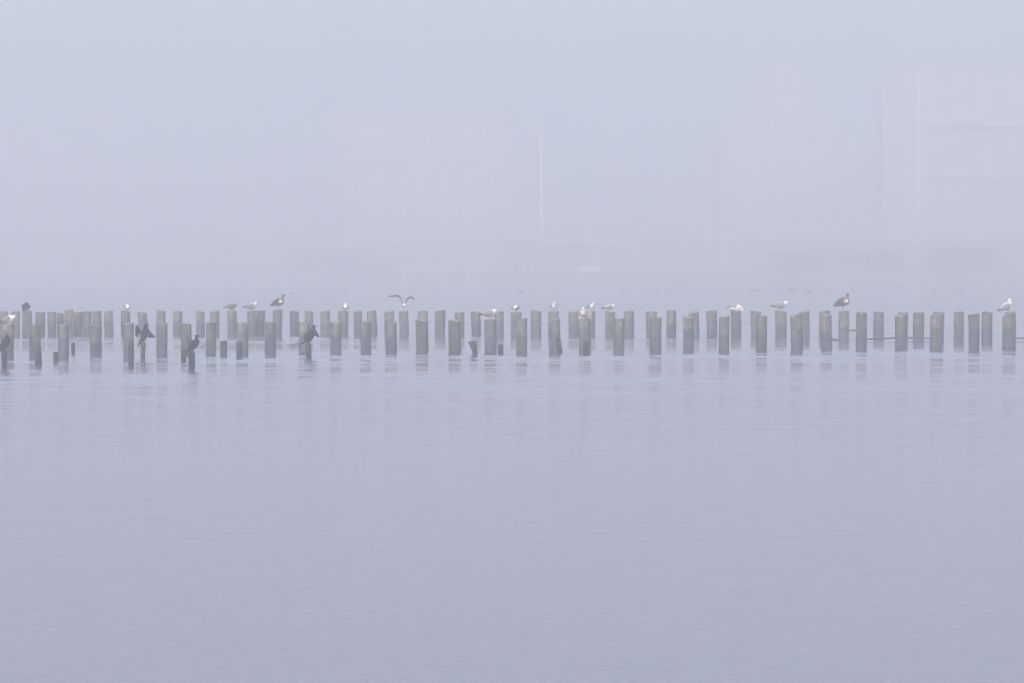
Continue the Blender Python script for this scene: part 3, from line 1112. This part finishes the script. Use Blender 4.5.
def marker(px, t, h, r, mat, label):
    root = empty('mooring_post', spot(px, t, -.3))
    tag(root, label, 'post')
    bm = bmesh.new()
    tube(bm, [Vector((0, 0, 0)), Vector((0, 0, h * .6)), Vector((0, 0, h))], [r * 1.1, r, r * .95], 12)
    build('shaft', bm, [mat], root, True)
    bm = bmesh.new()
    tube(bm, [Vector((0, 0, h + .002)), Vector((0, 0, h + .12)), Vector((0, 0, h + .2))], [r * 1.25, r * 1.2, r * .5], 12)
    build('cap', bm, [M_TRIM], root)


marker(527.5, 7, 2.8, .28, M_DARK, 'dark shore post with pale cap below the middle flagpole')
marker(404, -1.5, 2.6, .22, M_POLE, 'white shore post standing in the shallows below the garden wall, left one')
marker(468, -1.5, 2.4, .22, M_POLE, 'white shore post standing in the shallows below the garden wall, right one')

# ------------------------------------------------------------------- trees
M_BARK = simple('bark', (.05, .045, .04), (.11, .10, .085), 2, .95, (1, 1, .2))
M_LEAF = [simple('leaf_light', (.075, .085, .045), (.12, .12, .07), .5, .9),
          simple('leaf_mid', (.055, .065, .04), (.095, .095, .06), .5, .9),
          simple('leaf_russet', (.16, .125, .10), (.22, .18, .15), .5, .9)]


def tree(px, t, top_row, wpx, seed, label, kind=0, name='broadleaf_tree', group='trees on the far shore'):
    rnd = random.Random(seed)
    g = spot(px, t, -.2)
    k = (D0(px) + t) / F
    h = CH - (top_row - YH) * k - g.z
    rw = wpx * k / 2
    root = empty(name, g)
    tag(root, label, 'tree' if h > 6 else 'shrub', group)
    bm = bmesh.new()
    limbs = []
    tube(bm, [Vector((0, 0, 0)), Vector((rnd.uniform(-.2, .2), 0, h * .3)), Vector((rnd.uniform(-.5, .5), .2, h * .6)), Vector((rnd.uniform(-.6, .6), 0, h * .88))],
         [h * .022, h * .017, h * .011, h * .003], 9)
    for i in range(9):
        z = h * rnd.uniform(.25, .7)
        a = rnd.uniform(0, 6.28)
        l = rw * rnd.uniform(.5, .85)
        e = Vector((math.cos(a) * l, math.sin(a) * l, z + l * rnd.uniform(.3, .8)))
        m = Vector((math.cos(a) * l * .5, math.sin(a) * l * .5, z + l * .15))
        tube(bm, [Vector((0, 0, z)), m, e], [h * .009, h * .006, h * .002], 6)
        limbs.append(e)
    build('trunk', bm, [M_BARK], root, True)
    bm = bmesh.new()
    clumps = limbs + [Vector((rnd.gauss(0, .35) * rw, rnd.gauss(0, .35) * rw, h * rnd.uniform(.4, .95))) for _ in range(26)]
    for c in clumps:
        u = max(.0, min(1, (c.z / h - .2) / .8))
        cr = rw * rnd.uniform(.16, .34) * (1.15 - .5 * u)
        for _ in range(90):
            d = Vector((rnd.gauss(0, 1), rnd.gauss(0, 1), rnd.gauss(0, .75)))
            q = c + d * cr * .6
            if q.z > h:
                q.z = h - rnd.uniform(0, .6)
            sz = rnd.uniform(.18, .45)
            ax = Vector((rnd.gauss(0, 1), rnd.gauss(0, 1), rnd.gauss(0, 1))).normalized()
            bx = ax.orthogonal().normalized()
            cx = ax.cross(bx)
            vs = [bm.verts.new(q + bx * sz), bm.verts.new(q + cx * sz * .6), bm.verts.new(q - bx * sz), bm.verts.new(q - cx * sz * .6)]
            bm.faces.new(vs)
    me = bpy.data.meshes.new('crown')
    bm.to_mesh(me)
    bm.free()
    link('crown', me, [M_LEAF[kind]], root)


for k, (px, t, row, w, lab) in enumerate(((300, 20, 255, 60, 'leftmost russet shrub on the bank left of the garden wall'),
                                          (345, 18, 257, 55, 'middle russet shrub on the bank left of the garden wall'),
                                          (380, 16, 263, 36, 'low russet shrub touching the left end of the garden wall'),
                                          (800, 24, 252, 70, 'russet shrub on the bank before the gabled house'),
                                          (872, 24, 250, 70, 'russet shrub on the bank between house and right flagpole'),
                                          (960, 24, 248, 90, 'wide russet shrub on the bank before the flat-roofed block'))):
    tree(px, t, row, w, 40 + k, lab, 2, 'shrub', 'shrubs on the far bank')

# -------------------------------------------------------------------- haze
M_HAZE = bpy.data.materials.new('haze_air')
M_HAZE.use_nodes = True
nt = M_HAZE.node_tree
for nd in list(nt.nodes):
    if nd.type == 'BSDF_PRINCIPLED':
        nt.nodes.remove(nd)
pv = nt.nodes.new('ShaderNodeVolumePrincipled')
pv.inputs['Color'].default_value = (.965, .972, .945, 1)
pv.inputs['Density'].default_value = .0047 * 3200 / F
pv.inputs['Anisotropy'].default_value = .45
nt.links.new(pv.outputs[0], nt.nodes['Material Output'].inputs['Volume'])
bm = bmesh.new()
box(bm, -1320, 1320, -90, 1700, -1.7, 43.0)
hz = build('haze', bm, [M_HAZE])
tag(hz, kind='stuff')

# -------------------------------------------------------------- sky and sun
SUN_EL, SUN_AZ = 38.0, 195.0      # azimuth of the sun, clockwise from +y
w = bpy.data.worlds.new('World')
S.world = w
w.use_nodes = True
nt = w.node_tree
sky = nt.nodes.new('ShaderNodeTexSky')
sky.sky_type = 'NISHITA'
sky.sun_disc = False
sky.sun_elevation = R(SUN_EL)
sky.sun_rotation = R(SUN_AZ)
sky.air_density = 1.0
sky.dust_density = 4.4
sky.ozone_density = 1.0
nt.links.new(sky.outputs[0], nt.nodes['Background'].inputs['Color'])
nt.nodes['Background'].inputs['Strength'].default_value = .13
sl = bpy.data.lights.new('sun', 'SUN')
sl.energy = .8
sl.angle = R(70)
sl.color = (1, .97, .94)
so = bpy.data.objects.new('sun', sl)
COL.objects.link(so)
az = R(SUN_AZ)
dirv = Vector((math.sin(az) * math.cos(R(SUN_EL)), math.cos(az) * math.cos(R(SUN_EL)), math.sin(R(SUN_EL))))
so.rotation_euler = dirv.to_track_quat('Z', 'Y').to_euler()
so.location = (0, -20, 60)

# ------------------------------------------------------------------ camera
cd = bpy.data.cameras.new('camera')
cd.sensor_width = 36
cd.lens = F * 36 / W_
cd.clip_start = .5
cd.clip_end = 5000
cam = bpy.data.objects.new('camera', cd)
COL.objects.link(cam)
cam.location = CAM
cam.rotation_euler = (math.pi / 2 - PITCH, 0, 0)
S.camera = cam

# ------------------------------------------------------------------ render
S.view_settings.view_transform = 'Standard'
S.view_settings.look = 'None'
S.view_settings.gamma = 1
S.view_settings.exposure = 1.34
S.view_settings.use_curve_mapping = False
S.render.engine = 'CYCLES'
c = S.cycles
c.max_bounces = 8
c.volume_bounces = 4
c.diffuse_bounces = 3
c.glossy_bounces = 3
c.transparent_max_bounces = 8
c.use_denoising = True
c.denoiser = 'OPENIMAGEDENOISE'
c.denoising_input_passes = 'RGB_ALBEDO_NORMAL'
c.use_adaptive_sampling = False
